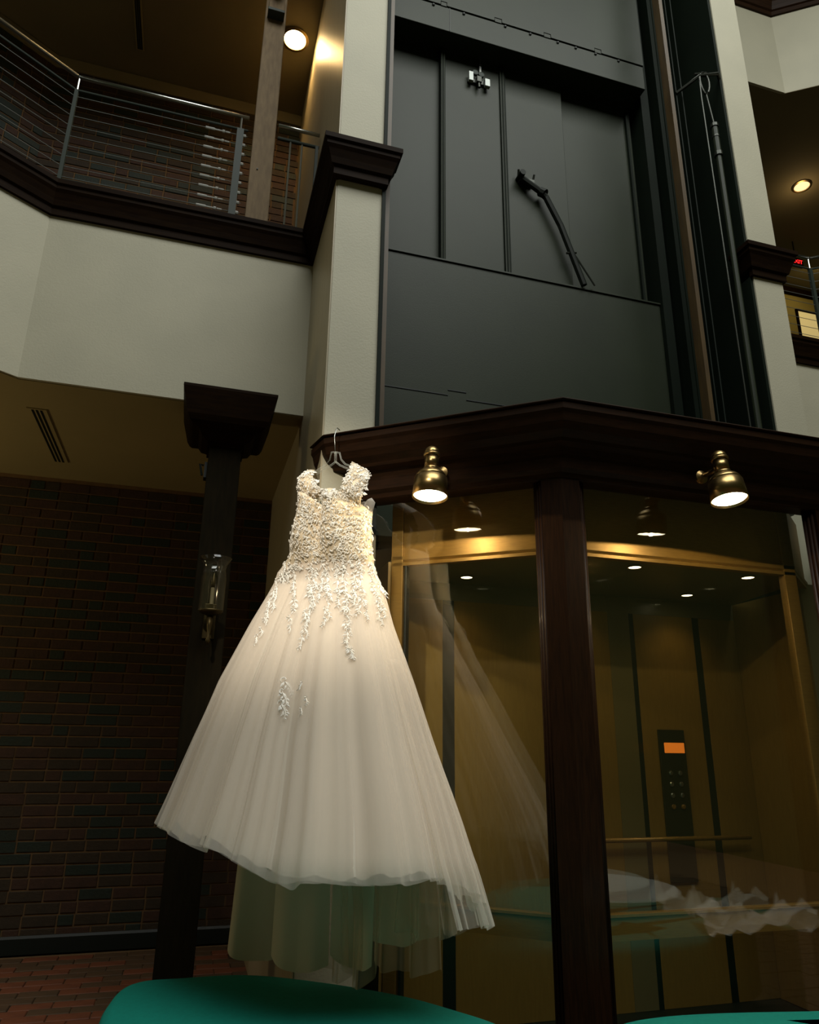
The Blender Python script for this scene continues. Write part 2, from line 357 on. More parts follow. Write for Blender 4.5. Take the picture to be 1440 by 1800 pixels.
# ================================================================== THINGS: shaft hardware
def T(name, label, cat, loc, group=None): return thing(name, label, cat, loc, group)
t = T('door_lock', 'small steel lock with two rollers under a vertical rod, on the black lift door', 'lock', (1.57, 3.775, 5.9))
obj('rod', box(1.592, 1.606, 3.755, 3.775, 5.96, 6.2), 'steel', t); obj('rod_clip', box(1.590, 1.608, 3.748, 3.775, 6.09, 6.11), 'iron', t)
obj('back_plate', box(1.50, 1.66, 3.757, 3.775, 5.915, 5.955), 'iron', t, bevel=.003)
obj('bracket', box(1.50, 1.535, 3.73, 3.757, 5.90, 5.985), 'cable', t, bevel=.003); obj('bracket', box(1.625, 1.665, 3.73, 3.757, 5.885, 5.955), 'cable', t, bevel=.003)
for xx, z_ in ((1.552, 5.99), (1.598, 5.985)):
    obj('roller', lathe(bmesh.new(), [(.010, 0), (.022, .002), (.022, .022), (.010, .024)], (xx, 3.755, z_), 14, aim((0, -1, 0))), 'darksteel', t)
obj('latch', box(1.560, 1.598, 3.725, 3.757, 5.90, 5.955), 'iron', t, bevel=.004); obj('latch_pin', tube(bmesh.new(), [(1.58, 3.74, 5.90), (1.582, 3.74, 5.86)], .01, 8), 'iron', t)
t = T('swing_arm', 'black swing arm slanting down across the right lift door leaf', 'lever arm', (1.9, 3.78, 5.1))
obj('pivot', tube(bmesh.new(), [(1.885, 3.785, 5.15), (1.885, 3.70, 5.15)], .022, 12), 'arm', t)
obj('pivot_bracket', box(1.88, 1.99, 3.74, 3.785, 5.115, 5.14), 'iron', t); obj('pivot_stud', tube(bmesh.new(), [(1.985, 3.76, 5.13), (1.99, 3.74, 5.185)], .008, 8), 'iron', t)
obj('pivot_stud', tube(bmesh.new(), [(1.875, 3.76, 5.16), (1.87, 3.74, 5.20)], .008, 8), 'iron', t)
obj('arm', tube(bmesh.new(), [(1.89, 3.74, 5.13), (2.02, 3.73, 5.045), (2.07, 3.73, 5.0), (2.17, 3.725, 4.78), (2.32, 3.72, 4.32)], .022, 8), 'arm', t)
obj('knuckle', tube(bmesh.new(), [(2.03, 3.74, 5.05), (2.06, 3.72, 5.02)], .034, 10), 'arm', t)
obj('stay_rod', tube(bmesh.new(), [(2.235, 3.72, 4.60), (2.39, 3.70, 4.32)], .006, 6), 'iron', t); obj('stay_clip', tube(bmesh.new(), [(2.20, 3.72, 4.555), (2.275, 3.72, 4.575)], .008, 6), 'iron', t)
for (x, y, lab) in ((.80, 3.27, 'thin brown guide rail beside the left pier edge, rising up the shaft'), (2.885, 3.30, 'thin brown guide rail rising up the dark right side of the shaft')):
    t = T('guide_rail', lab, 'guide rail', (x, y, 2.2), 'guide rails of the lift shaft')
    obj('rail_web', box(x-.015, x+.015, y, y+.07, 2.72, 10.8), 'rust', t); obj('rail_flange', box(x-.028, x+.028, y+.07, y+.08, 2.72, 10.8), 'blackd', t)
    s = 1 if x < 1 else -1
    if s < 0:
        obj('conduit', tube(bmesh.new(), [(x+.055, y+.02, 2.72), (x+.055, y+.02, 10.8)], .005, 6), 'blackd', t)
        obj('conduit', tube(bmesh.new(), [(x+.115, y+.03, 2.72), (x+.115, y+.03, 10.8)], .005, 6), 'blackd', t)
    for z_ in (3.2, 4.9, 6.6):
        obj('rail_bracket', box(min(x, x-.05*s), max(x, x-.05*s)+.0, y+.078, y+.10, z_, z_+.06), 'iron', t)
px, py = 3.135, 3.215
t = T('hanging_cylinder', 'long thin black cylinder hanging from a shackle beside the right pier', 'hydraulic cylinder', (px, py, 2.73))
obj('tube', tube(bmesh.new(), [(px, py, 2.73), (px, py, 5.22)], .019, 12), 'black', t); obj('collar', tube(bmesh.new(), [(px, py, 5.2), (px, py, 5.23)], .028, 12), 'iron', t)
obj('upper_tube', tube(bmesh.new(), [(px, py, 5.23), (px, py, 5.46)], .022, 12), 'black', t); obj('collar', tube(bmesh.new(), [(px, py, 5.36), (px, py, 5.375)], .025, 12), 'iron', t)
obj('collar', tube(bmesh.new(), [(px, py, 5.45), (px, py, 5.475)], .028, 12), 'iron', t)
obj('neck', tube(bmesh.new(), [(px, py, 5.47), (px-.03, py, 5.74)], .007, 8), 'iron', t)
obj('shackle', tube(bmesh.new(), [(px-.03+.045*math.sin(a)*(.5+.5*math.sin(a/2)), py, 5.84-.10*math.cos(a)) for a in [2*math.pi*k/18 for k in range(18)]], .009, 8, closed=True), 'iron', t)
obj('shackle_pin', tube(bmesh.new(), [(px-.09, py+.02, 5.93), (px+.0, py, 5.95)], .008, 8), 'iron', t)
obj('hook_bar', tube(bmesh.new(), [(px-.20, py+.1, 5.80), (px-.12, py+.04, 5.86), (px-.07, py, 5.90), (px+.1, py, 5.98), (3.272, py+.03, 5.98)], .012, 8), 'iron', t)
obj('cord', tube(bmesh.new(), [(px-.07, py, 5.9), (px-.075, py, 5.7), (px-.06, py, 2.73)], .006, 6), 'iron', t)

# ================================================================== gallery railings
def dirn(a, b): return (Vector(b)-Vector(a)).normalized()
def fitting(bm, p, d):   # threaded end fitting of a cable
    tube(bm, [p, p+d*.03], .0055, 6); tube(bm, [p+d*.035, p+d*.05], .010, 6); tube(bm, [p+d*.05, p+d*.10], .005, 6)
    tube(bm, [p+d*.10, p+d*.16], .0085, 6)
def railing(name, label, A, B, posts, ncab=10, z0=4.48, zt=5.38, tens=None, endcap=None, cr=.0022, dim=False):
    A, B = Vector((A[0], A[1], 0)), Vector((B[0], B[1], 0)); d = (B-A).normalized(); t = T(name, label, 'railing', (A+B)/2+Vector((0, 0, z0)), 'cable railings of the galleries')
    up = Vector((0, 0, 1))
    obj('handrail', tube(bmesh.new(), [A+up*zt, B+up*zt], .014, 10), 'steel', t, smooth=True)
    obj('middle_rail', tube(bmesh.new(), [A+up*(zt-.11), B+up*(zt-.11)], .008, 8), 'darksteel', t)
    for x, w_ in posts:
        p = A+d*x; bm = bmesh.new(); mt = local(p, d, Vector((d.y, -d.x, 0)))
        bx(bm, -w_/2, w_/2, -.012, .012, z0-.2, zt-.11, mtx=mt); obj('post', bm, 'darksteel', t)
        obj('stem', tube(bmesh.new(), [p+up*(zt-.11), p+up*zt], .007, 6), 'steel', t)
    for k in range(ncab):
        z_ = z0+.03+k*(zt-.11-z0-.08)/(ncab-1)
        obj('cable', tube(bmesh.new(), [A+up*z_, B+up*z_], cr, 6), 'cable', t)
        if tens is not None:
            bm = bmesh.new(); p = A+d*(tens)+up*z_; fitting(bm, p-d*.02, -d)
            ct = obj('cable_tensioner', bm, 'chrome', t); obj('end_nut', tube(bmesh.new(), [p+d*.065, p+d*.085], .011, 6), 'chrome', ct)
    return t
Y2 = YF+.03
railing('cable_railing', 'steel cable railing on the left gallery, from the corner to the brown post', (XC, Y2), (-.0, Y2), [(.0, .022), (1.03, .045)], tens=.985)
railing('cable_railing', 'steel cable railing running out at the top left edge, left of the gallery corner', (XC+LD.x*2.5, Y2+LD.y*2.5), (XC-.01, Y2-.005), [(1.2, .03)])
t = T('short_railing', 'short end piece of railing with two thin uprights, between the brown post and the pier', 'railing', (.33, Y2, 4.48))
obj('handrail', tube(bmesh.new(), [(.20, Y2, 5.38), (.487, Y2, 5.38)], .014, 10), 'steel', t, smooth=True); obj('middle_rail', tube(bmesh.new(), [(.20, Y2, 5.27), (.487, Y2, 5.27)], .012, 8), 'darksteel', t)
for xx in (.29, .37): obj('upright', tube(bmesh.new(), [(xx, Y2, 4.4), (xx, Y2, 5.27)], .007, 6), 'steel', t)
obj('post', box(.462, .482, Y2-.012, Y2+.012, 4.4, 5.27), 'darksteel', t)
railing('cable_railing', 'dark cable railing behind the right pier, in front of the lit window', (3.525, 4.09), (4.79, 4.09), [(1.26, .03)])
railing('cable_railing', 'bright cable railing at the right edge of the photo, turning away from the lit window', (4.80, 4.085), (4.80+1.64, 4.085-1.146), [(.9, .03)])

# --- upper timber post and lower column
t = T('timber_post', 'square brown timber post standing on the left gallery beside the glowing ceiling lamp', 'post', (.115, 4.13, 4.3))
obj('shaft', box(.035, .185, 4.065, 4.21, 4.30, 7.2), 'post', t, bevel=.006)
obj('nail', tube(bmesh.new(), [(.085, 4.07, 4.99), (.085, 4.058, 4.99)], .005, 8), 'joint', t)
t = T('wall_lantern', 'flat-backed lantern at the top of the timber post, cut by the photo edge', 'lantern', (.11, 4.06, 6.4))
obj('backplate', box(.055, .165, 4.045, 4.065, 6.38, 6.95), 'post', t, bevel=.004); obj('ledge', box(.05, .17, 3.99, 4.065, 6.36, 6.385), 'darksteel', t, bevel=.003)
obj('arm', box(.068, .152, 3.93, 4.045, 6.58, 6.60), 'darksteel', t); obj('candle', tube(bmesh.new(), [(.11, 3.96, 6.60), (.11, 3.96, 6.80)], .014, 10), 'downdim', t)
obj('finial', tube(bmesh.new(), [(.11, 3.96, 6.58), (.11, 3.96, 6.50)], lambda s: .008*(1-s*.6), 8), 'brass', t)
t = T('column', 'dark square column with a stepped wooden capital, left of the wedding dress', 'column', (.06, 3.93, 0))
obj('shaft', box(-.03, .145, 3.85, 4.03, 0, 2.95), 'column', t, bevel=.006)
cp = [(-.02, 2.86), (.012, 2.86), (.012, 2.88), (.045, 2.90), (.065, 2.935), (.10, 2.945), (.115, 2.96), (.13, 2.99), (.165, 3.13), (.165, 3.145), (-.02, 3.145)]
sq = [(-.03, 4.03), (-.03, 3.85), (.145, 3.85), (.145, 4.03)]
def ring_sweep(sq, prof):
    # travel so that outward is the right-hand side, closed loop
    bm = bmesh.new(); n = 4; cx = sum(p[0] for p in sq)/4; cy = sum(p[1] for p in sq)/4; rs = []
    for p in sq:
        sx = 1 if p[0] > cx else -1; sy = 1 if p[1] > cy else -1
        rs.append([bm.verts.new((p[0]+sx*o, p[1]+sy*o, z)) for o, z in prof])
    for i in range(4):
        A, B = rs[i], rs[(i+1) % 4]
        for j in range(len(prof)-1): bm.faces.new((A[j], A[j+1], B[j+1], B[j]))
    bm.faces.new([r[-1] for r in rs]); bm.faces.new([r[0] for r in rs][::-1]); return bm
obj('capital', ring_sweep(sq, cp), 'cap', t); obj('base_block', ring_sweep(sq, [(0, 0), (.03, 0), (.03, .14), (.015, .16), (0, .16)]), 'cap', t)
t = T('column_bracket', 'tiny dark bracket on the left face of the column, just under its capital', 'bracket', (-.04, 3.9, 2.72))
obj('plate', box(-.045, -.03, 3.87, 3.93, 2.68, 2.77), 'joint', t); obj('hook', tube(bmesh.new(), [(-.05, 3.9, 2.76), (-.07, 3.9, 2.765), (-.055, 3.9, 2.70)], .007, 6), 'joint', t)
# hurricane wall light on the column
sx, sy = .062, 3.74
t = T('hurricane_wall_light', 'clear glass candle wall light with a flared rim, mounted on the dark column', 'wall light', (sx, 3.85, 1.85))
obj('glass_shade', lathe(bmesh.new(), [(.062, 1.93), (.063, 2.09), (.056, 2.14), (.060, 2.165), (.082, 2.20), (.080, 2.20), (.057, 2.165), (.053, 2.14), (.060, 2.09), (.059, 1.93)], (sx, sy, 0), 28, cap=False), 'clear', t, smooth=True)
obj('candle_sleeve', tube(bmesh.new(), [(sx, sy, 1.96), (sx, sy, 2.045)], .010, 12), 'wax', t)
obj('bulb', lathe(bmesh.new(), [(.006, 2.045), (.012, 2.065), (.010, 2.09), (.004, 2.115), (.001, 2.125)], (sx, sy, 0), 12), 'dimbrass', t, smooth=True)
obj('saucer', lathe(bmesh.new(), [(.01, 1.90), (.05, 1.915), (.062, 1.925), (.06, 1.93), (.02, 1.935)], (sx, sy, 0), 28), 'dimbrass', t, smooth=True)
obj('stem', lathe(bmesh.new(), [(.004, 1.76), (.012, 1.78), (.006, 1.80), (.012, 1.85), (.018, 1.90)], (sx, sy, 0), 16), 'dimbrass', t, smooth=True)
obj('wall_arm', tube(bmesh.new(), [(sx, sy, 1.88), (sx, 3.79, 1.86), (sx, 3.85, 1.88)], .008, 8), 'dimbrass', t); obj('backplate', box(sx-.03, sx+.03, 3.835, 3.85, 1.80, 1.98), 'dimbrass', t, bevel=.003)

# --- ceiling fittings
def diffuser(label, x, y0, y1, z, wd):
    t = T('linear_diffuser', label, 'air vent', (x, (y0+y1)/2, z), 'slotted air vents in the gallery ceilings')
    obj('frame', box(x-wd/2, x+wd/2, y0, y1, z-.008, z), 'ceil', t)
    for k in (-1, 0, 1): obj('slot', box(x+k*wd*.22-.006, x+k*wd*.22+.006, y0+.01, y1-.01, z-.010, z-.007), 'joint', t)
diffuser('slotted air vent strip in the lower ceiling above the brick wall', -1.05, 4.40, 5.30, 3.19, .11)
diffuser('dark slotted air vent strip in the upper gallery ceiling', -1.0, 4.45, 5.38, 7.2, .07)
t = T('ceiling_lamp', 'glowing round lamp in the upper gallery ceiling, right of the timber post', 'ceiling lamp', (.315, 4.86, 7.2))
obj('trim_ring', lathe(bmesh.new(), [(.105, 7.2), (.12, 7.185), (.095, 7.18), (.09, 7.2)], (.315, 4.86, 0), 32, cap=False), 'brass', t); obj('lens', lathe(bmesh.new(), [(.094, 7.197), (.08, 7.175), (.04, 7.165), (.001, 7.163)], (.315, 4.86, 0), 24), 'hot', t, smooth=True)
lamp('SPOT', 'ceiling_lamp_light', (.315, 4.86, 7.15), (.315, 4.86, 4), 22, (1, .62, .24), spot_size=R(150), spot_blend=.6, shadow_soft_size=.06)
t = T('recessed_downlight', 'small round downlight in the dark ceiling at the upper right', 'downlight', (5.89, 4.945, 7.2))
obj('trim_ring', lathe(bmesh.new(), [(.085, 7.2), (.10, 7.19), (.08, 7.186), (.075, 7.2)], (5.89, 4.945, 0), 28, cap=False), 'brass', t); obj('lens', lathe(bmesh.new(), [(.08, 7.195), (.04, 7.19), (.001, 7.189)], (5.89, 4.945, 0), 24), 'downdim', t)
lamp('POINT', 'downlight_glow', (5.89, 4.945, 7.0), (5.89, 4.9, 5), 1.2, (1, .7, .35), shadow_soft_size=.05)
ep = aty(1402, 460, 5.7)
t = T('exit_sign', 'small dark box sign with a red lit mark, beyond the right pier', 'sign', (ep.x, 5.7, ep.z))
obj('housing', box(ep.x-.09, ep.x+.09, 5.70, 5.74, ep.z-.06, ep.z+.06), 'joint', t, bevel=.005); obj('hanger_rod', tube(bmesh.new(), [(ep.x, 5.72, ep.z+.06), (ep.x, 5.72, 7.2)], .008, 6), 'joint', t)
cv = bpy.data.curves.new('lettering', 'FONT'); cv.body = 'EXIT'; cv.size = .075; cv.extrude = .002; cv.align_x = 'CENTER'; cv.align_y = 'CENTER'
tmp = bpy.data.objects.new('tmp', cv); C.objects.link(tmp); bpy.context.view_layer.update()
me = bpy.data.meshes.new_from_object(tmp.evaluated_get(bpy.context.evaluated_depsgraph_get())); bpy.data.objects.remove(tmp)
me.materials.clear(); me.materials.append(M['red']); o = bpy.data.objects.new('lettering', me); C.objects.link(o); o.parent = t
o.matrix_local = Matrix.Translation((0, -.003, 0)) @ Matrix.Rotation(R(90), 4, 'X')

# ================================================================== GLASS ENCLOSURE
N1 = Vector((-.621, -.784, 0)); D1 = Vector((.784, -.621, 0))    # outward normal of the left glass face, and its run to the right
CO = [(.497, 3.167), (1.392, 2.458), (2.93, 2.458), (3.825, 3.167)]
t = E_ = T('lift_enclosure', 'dark mahogany and glass enclosure round the lift with a heavy cornice on top', 'elevator enclosure', (2.1, 2.8, 0))
COR = [(.462, 3.33)]+CO
cor = [(-.14, 2.70), (-.02, 2.70), (0, 2.692), (0, 2.665), (-.010, 2.65), (-.018, 2.615), (-.036, 2.585), (-.065, 2.560), (-.070, 2.545), (-.105, 2.535), (-.115, 2.505), (-.118, 2.49), (-.14, 2.49)]
obj('cornice', sweep(COR, cor), 'wood', t)
obj('cornice_cap', sweep(COR, [(-.14, 2.70), (.006, 2.70), (.010, 2.704), (.006, 2.709), (-.14, 2.709)]), 'wood', t)
G = .195
obj('frieze', sweep(CO, [(-G-.06, 2.41), (-G+.05, 2.41), (-G+.055, 2.43), (-G+.075, 2.445), (-G+.08, 2.49), (-G-.06, 2.49)]), 'wood', t)
for k in range(3):
    z_ = 2.452-.016*k; o_ = -G+.062-.014*k
    obj('header_bead', sweep(CO, [(o_-.04, z_-.012), (o_, z_-.012), (o_+.006, z_-.006), (o_, z_), (o_-.04, z_)]), 'wood', t)
def inset(off):   # enclosure plan moved inwards
    def nrm(a, b): d = (Vector(b)-Vector(a)).normalized(); return Vector((d.y, -d.x))
    P_ = CO; out = []
    for i in range(4):
        if i == 0: m = nrm(P_[0], P_[1]); k = 1
        elif i == 3: m = nrm(P_[2], P_[3]); k = 1
        else: a, b = nrm(P_[i-1], P_[i]), nrm(P_[i], P_[i+1]); m = (a+b).normalized(); k = 1/m.dot(a)
        out.append(Vector(P_[i])-m*off*k)
    return out
gi = inset(G)
def pane(a, b, z0, z1, th=.006, par=None, m='glass', name='glass_pane'):
    a, b = Vector(a), Vector(b); d = (b-a).normalized(); n = Vector((-d.y, d.x))
    return obj(name, prism([a, b, b+n*th, a+n*th], z0, z1), m, par)
d1 = (gi[1]-gi[0]).normalized(); dR = (gi[3]-gi[2]).normalized()
gl_left_start = gi[0]+d1*.13
pane(gl_left_start, gi[1]-d1*.07, .10, 2.415, par=t); pane(gi[1]+Vector((.07, 0)), gi[2]-Vector((.07, 0)), .10, 2.415, par=t); pane(gi[2]+dR*.07, gi[3]-dR*.05, .10, 2.415, par=t)
def corner_post(c, da, db, wa=.10):
    # bent mahogany post with reeded edges; da, db = directions along the two glass faces, away from the corner
    na = Vector((da.y, -da.x)); nb = Vector((-db.y, db.x))
    if na.y > 0: na = -na
    if nb.y > 0: nb = -nb
    m = (na+nb).normalized(); k = 1/m.dot(na); f = .045; b_ = -.04
    pts = [c+m*f*k]
    pts2 = [c+db*wa+nb*f, c+db*wa+nb*b_, c+m*b_*k, c+da*wa+na*b_, c+da*wa+na*f]
    o = obj('corner_post', prism(pts+pts2, .0, 2.43), 'woodv', E_)
    for dd, nn in ((da, na), (db, nb)):
        for j, (a_, h_) in enumerate(((.008, .036), (.022, .026), (.034, .014))):
            p = c+dd*(wa+a_)+nn*(h_-.012); obj('reed_moulding', tube(bmesh.new(), [(p.x, p.y, .1), (p.x, p.y, 2.415)], .0085, 8), 'woodv', o, smooth=True)
corner_post(gi[1], -d1, Vector((1, 0)), .072)
corner_post(gi[2]+Vector((.03, 0)), Vector((-1, 0)), dR, .085)
p = gi[0]+d1*.02; q_ = gi[0]+d1*.11; n2 = Vector((d1.y, -d1.x))
po = obj('wall_post', prism([p-n2*.05, p+n2*.04, q_+n2*.04, q_-n2*.05], 0, 2.43), 'woodv', t)
for j, (a_, h_) in enumerate(((.008, .030), (.022, .020), (.034, .010))):
    p_ = q_+d1*a_+n2*(h_-.01); obj('reed_moulding', tube(bmesh.new(), [(p_.x, p_.y, .1), (p_.x, p_.y, 2.415)], .0085, 8), 'woodv', po, smooth=True)
obj('base_board', sweep([gl_left_start, gi[1], gi[2], gi[3]], [(-.03, 0), (.03, 0), (.03, .10), (.015, .115), (-.03, .115)]), 'wood', t)
obj('roof_board', prism([(.80, 3.19), gi[1], gi[2], (3.27, 3.19), (3.27, 3.245), (.80, 3.245)], 2.60, 2.62), 'joint', t)

# --- brass cornice lamps
def brass_lamp(label, mouth, top, inward):
    mouth, top = Vector(mouth), Vector(top); ax = (mouth-top).normalized(); L = (mouth-top).length
    t = T('brass_lamp', label, 'lamp', top, 'brass lamps under the cornice'); s = L/.235
    mt = Matrix.Translation(top) @ ax.to_track_quat('Z', 'Y').to_matrix().to_4x4()
    def la(prof, m, nm, cap=True, par=t, n=36):
        return obj(nm, lathe(bmesh.new(), [(r*1, z*s) for r, z in prof], (0, 0, 0), n, mt, cap=cap), m, par, smooth=True)
    la([(.001, 0), (.018, .003), (.028, .012), (.033, .026), (.034, .034)], 'brass', 'cap_dome')
    la([(.036, .034), (.037, .040), (.036, .044)], 'brass', 'collar_ring')
    la([(.031, .044), (.030, .10)], 'brass', 'neck'); la([(.033, .10), (.035, .105), (.035, .109), (.033, .114)], 'brass', 'collar_ring')
    la([(.030, .112), (.044, .116), (.057, .125), (.065, .136), (.069, .148), (.066, .149), (.062, .139), (.050, .128), (.030, .120)], 'brass', 'dome', cap=False)
    la([(.067, .147), (.071, .149), (.077, .235), (.074, .235), (.067, .151)], 'brass', 'shade', cap=False)
    la([(.001, .222), (.070, .222), (.070, .225), (.001, .225)], 'lampwhite', 'lens')
    n = Vector(inward); p0 = mt @ Vector((0, 0, .075*s)); obj('arm', tube(bmesh.new(), [p0, p0+n*.05, p0+n*.11], .011, 10), 'brass', t, smooth=True)
    obj('wall_rose', lathe(bmesh.new(), [(.03, 0), (.03, .012), (.012, .02)], p0+n*.14, 20, aim(-n)), 'brass', t)

    lamp('SPOT', 'brass_lamp_light', mt @ Vector((0, 0, .2315*s)), mt @ Vector((0, 0, 2)), 8, (1, .74, .40), spot_size=R(172), spot_blend=.03, shadow_soft_size=.006)
    return t
c0 = Vector((1.392, 2.458, 0))
def onC(px, py, off):
    d = ray(px, py); return O + d*(((c0-N1*off)-O).dot(N1)/d.dot(N1))
brass_lamp('brass dome lamp hanging straight down, beside the dress and left of the mahogany corner post', onC(756, 874, -.070), onC(760, 786, -.045), -N1)
brass_lamp('brass dome lamp tilted to the right, over the right glass pane', aty(1283, 880, 2.375), aty(1262, 794, 2.412), (0, 1, 0))

# ================================================================== LIFT CABIN
t = K_ = T('lift_cabin', 'parked lift cabin with tan panels, bronze frames and a downlit ceiling behind the glass', 'elevator cabin', (2.1, 3.2, .02))
ci = inset(.345); cl = ci[1]-d1*.80; CR = ci[2]
yb = 3.66
plan = [cl, ci[1], ci[2], ci[2]+dR*.45]
obj('fascia', sweep(plan, [(-.02, 2.165), (0, 2.165), (0, 2.50), (-.02, 2.50)]), 'cabmetal', t)
obj('top_rail', sweep(plan, [(-.03, 2.12), (.012, 2.12), (.012, 2.135), (.004, 2.14), (.012, 2.15), (.012, 2.168), (-.03, 2.168)]), 'cabmetal', t)
obj('waist_rail', sweep(plan, [(-.03, .585), (.006, .585), (.006, .665), (.012, .668), (.012, .678), (-.03, .678)]), 'cabmetal', t)
obj('bottom_rail', sweep(plan, [(-.03, .02), (.01, .02), (.01, .12), (-.03, .12)]), 'cabmetal', t)
pane(cl+d1*.03, ci[1]-d1*.02, .67, 2.13, par=t); pane(ci[1]+Vector((.02, 0)), ci[2], .67, 2.13, par=t)
pane(cl+d1*.03, ci[1]-d1*.02, .11, .59, par=t); pane(ci[1]+Vector((.02, 0)), ci[2], .11, .59, par=t)
def cpost(c, w_, z0=.02, z1=2.5, m='cabmetal', nm='cabin_post', dd=None):
    dd = dd or Vector((1, 0)); n = Vector((dd.y, -dd.x)); return obj(nm, prism([c-dd*w_/2+n*.012, c+dd*w_/2+n*.012, c+dd*w_/2-n*.03, c-dd*w_/2-n*.03], z0, z1), m, t, bevel=.003)
cpost(cl+d1*.03, .06, dd=d1); cpost(cl+d1*.075, .012, m='joint', dd=d1, z1=2.12, nm='gasket'); cpost(ci[1], .05); cpost(ci[2]-Vector((.03, 0)), .07)
xl, xr = cl.x, 3.16
ceil_ = [cl, ci[1], ci[2], ci[2]+dR*.3, (xr, yb), (xl-.0, yb)]
obj('ceiling_panel', prism([(c[0], c[1]+.02) for c in ceil_], 2.145, 2.16), 'cabceil', t)
obj('floor_panel', prism([(c[0], c[1]+.02) for c in ceil_], .02, .05), 'joint', t)
for x0, x1, m in ((xl, 1.27, 'laminate'), (1.335, 2.28, 'laminate'), (2.28, 2.42, 'cabceil'), (2.45, 2.855, 'laminate'), (2.90, xr, 'laminate')):
    obj('back_panel', box(x0, x1, yb, yb+.03, .05, 2.05 if m == 'laminate' else 2.145), m, t, bevel=.002)
for x0, x1 in ((1.27, 1.335), (2.42, 2.45), (2.855, 2.90)): obj('panel_joint', box(x0, x1, yb+.002, yb+.03, .05, 2.145), 'joint', t)
obj('back_frieze', box(xl, xr, yb+.001, yb+.03, 2.05, 2.145), 'cabceil', t)
obj('side_panel', box(xl-.02, xl, cl.y, yb, .05, 2.145), 'laminate', t); obj('side_panel', box(xr, xr+.02, 3.0, yb, .05, 2.145), 'laminate', t)
obj('side_post', box(xr-.10, xr, 3.02, 3.10, .05, 2.145), 'cabceil', t)
obj('handrail', tube(bmesh.new(), [(2.10, yb-.05, .84), (3.05, yb-.05, .84)], .012, 8), 'cabmetal', t, smooth=True)
for i, (x, y) in enumerate([(a, b) for a in (1.335, 2.025, 2.69) for b in (2.975, 3.465)]):
    d_ = obj('downlight', lathe(bmesh.new(), [(.028, 2.145), (.030, 2.139), (.001, 2.138)], (x, y, 0), 20), 'down', t)
    obj('downlight_ring', lathe(bmesh.new(), [(.031, 2.146), (.038, 2.140), (.031, 2.137), (.029, 2.14)], (x, y, 0), 20, cap=False), 'cabmetal', d_)
    lamp('SPOT', 'cabin_light', (x, y, 2.13), (x, y, 0), 1.9, (1, .70, .30), spot_size=R(125), spot_blend=.9, shadow_soft_size=.03)
cpn = obj('control_panel', box(2.545, 2.715, yb-.012, yb, .62, 1.40), 'panel', t, bevel=.003)
obj('floor_display', box(2.575, 2.705, yb-.016, yb-.010, 1.275, 1.33), 'orange', cpn, bevel=.004)
for r_ in range(4):
    for c_ in range(2):
        obj('button', lathe(bmesh.new(), [(.013, 0), (.013, .006), (.009, .009)], (2.60+c_*.062, yb-.012, 1.17-r_*.058), 12, aim((0, -1, 0))), 'steel' if r_ < 3 else 'cabmetal', cpn)

# ================================================================== OTTOMANS
def ottoman(label, outline, ztop, zbot):
    """rounded upholstered seat from a plan outline"""
    t = T('ottoman', label, 'ottoman', (sum(p[0] for p in outline)/len(outline), sum(p[1] for p in outline)/len(outline), 0), 'teal ottomans in front of the lift')
    n = len(outline); pts = []
    for i in range(n):   # closed Catmull-Rom through the outline
        p0, p1_, p2_, p3 = [Vector(outline[(i+k) % n]) for k in (-1, 0, 1, 2)]
        for s in range(8):
            u = s/8; pts.append(.5*((2*p1_)+(p2_-p0)*u+(2*p0-5*p1_+4*p2_-p3)*u*u+(3*p1_-p0-3*p2_+p3)*u**3))
    c = sum(pts, Vector((0, 0)))/len(pts); bm = bmesh.new(); rings = []
    for o_, z_ in ((0, zbot), (0, ztop-.05), (-.006, ztop-.025), (-.02, ztop-.008), (-.045, ztop), (-.15, ztop+.006), (-.35, ztop+.012)):
        rg = []
        for p in pts:
            d = (p-c); L = d.length; rg.append(bm.verts.new((c.x+d.x*(L+o_)/L, c.y+d.y*(L+o_)/L, z_)))
        rings.append(rg)
    m_ = len(pts)
    for A, B in zip(rings, rings[1:]):
        for k in range(m_): bm.faces.new((A[k], A[(k+1) % m_], B[(k+1) % m_], B[k]))
    bm.faces.new(rings[-1]); bm.faces.new(rings[0][::-1]); obj('seat', bm, 'teal', t, smooth=True)
    bm = bmesh.new(); A = [bm.verts.new((c.x+(p.x-c.x)*.93, c.y+(p.y-c.y)*.93, 0)) for p in pts]; B = [bm.verts.new((v.co.x, v.co.y, zbot+.01)) for v in A]
    for k in range(m_): bm.faces.new((A[k], A[(k+1) % m_], B[(k+1) % m_], B[k]))
    bm.faces.new(A[::-1]); bm.faces.new(B); obj('plinth', bm, 'joint', t)
    return t
ottoman('large rounded teal ottoman under the hem of the dress', [(-.155, 2.0), (-.165, 2.55), (-.162, 2.85), (-.10, 3.06), (.06, 3.085), (.30, 3.07), (.55, 2.93), (.79, 2.73), (.93, 2.54), (1.03, 2.35), (1.06, 2.1), (.98, 1.75), (.6, 1.5), (.1, 1.45), (-.10, 1.6)], .5, .12)
ottoman('teal ottoman at the lower right, in front of the right glass pane', [(1.14, 2.05), (1.25, 2.24), (1.5, 2.31), (2.0, 2.26), (2.5, 2.2), (2.9, 2.1), (3.1, 1.8), (2.8, 1.72), (2.2, 1.68), (1.4, 1.75)], .5, .12)

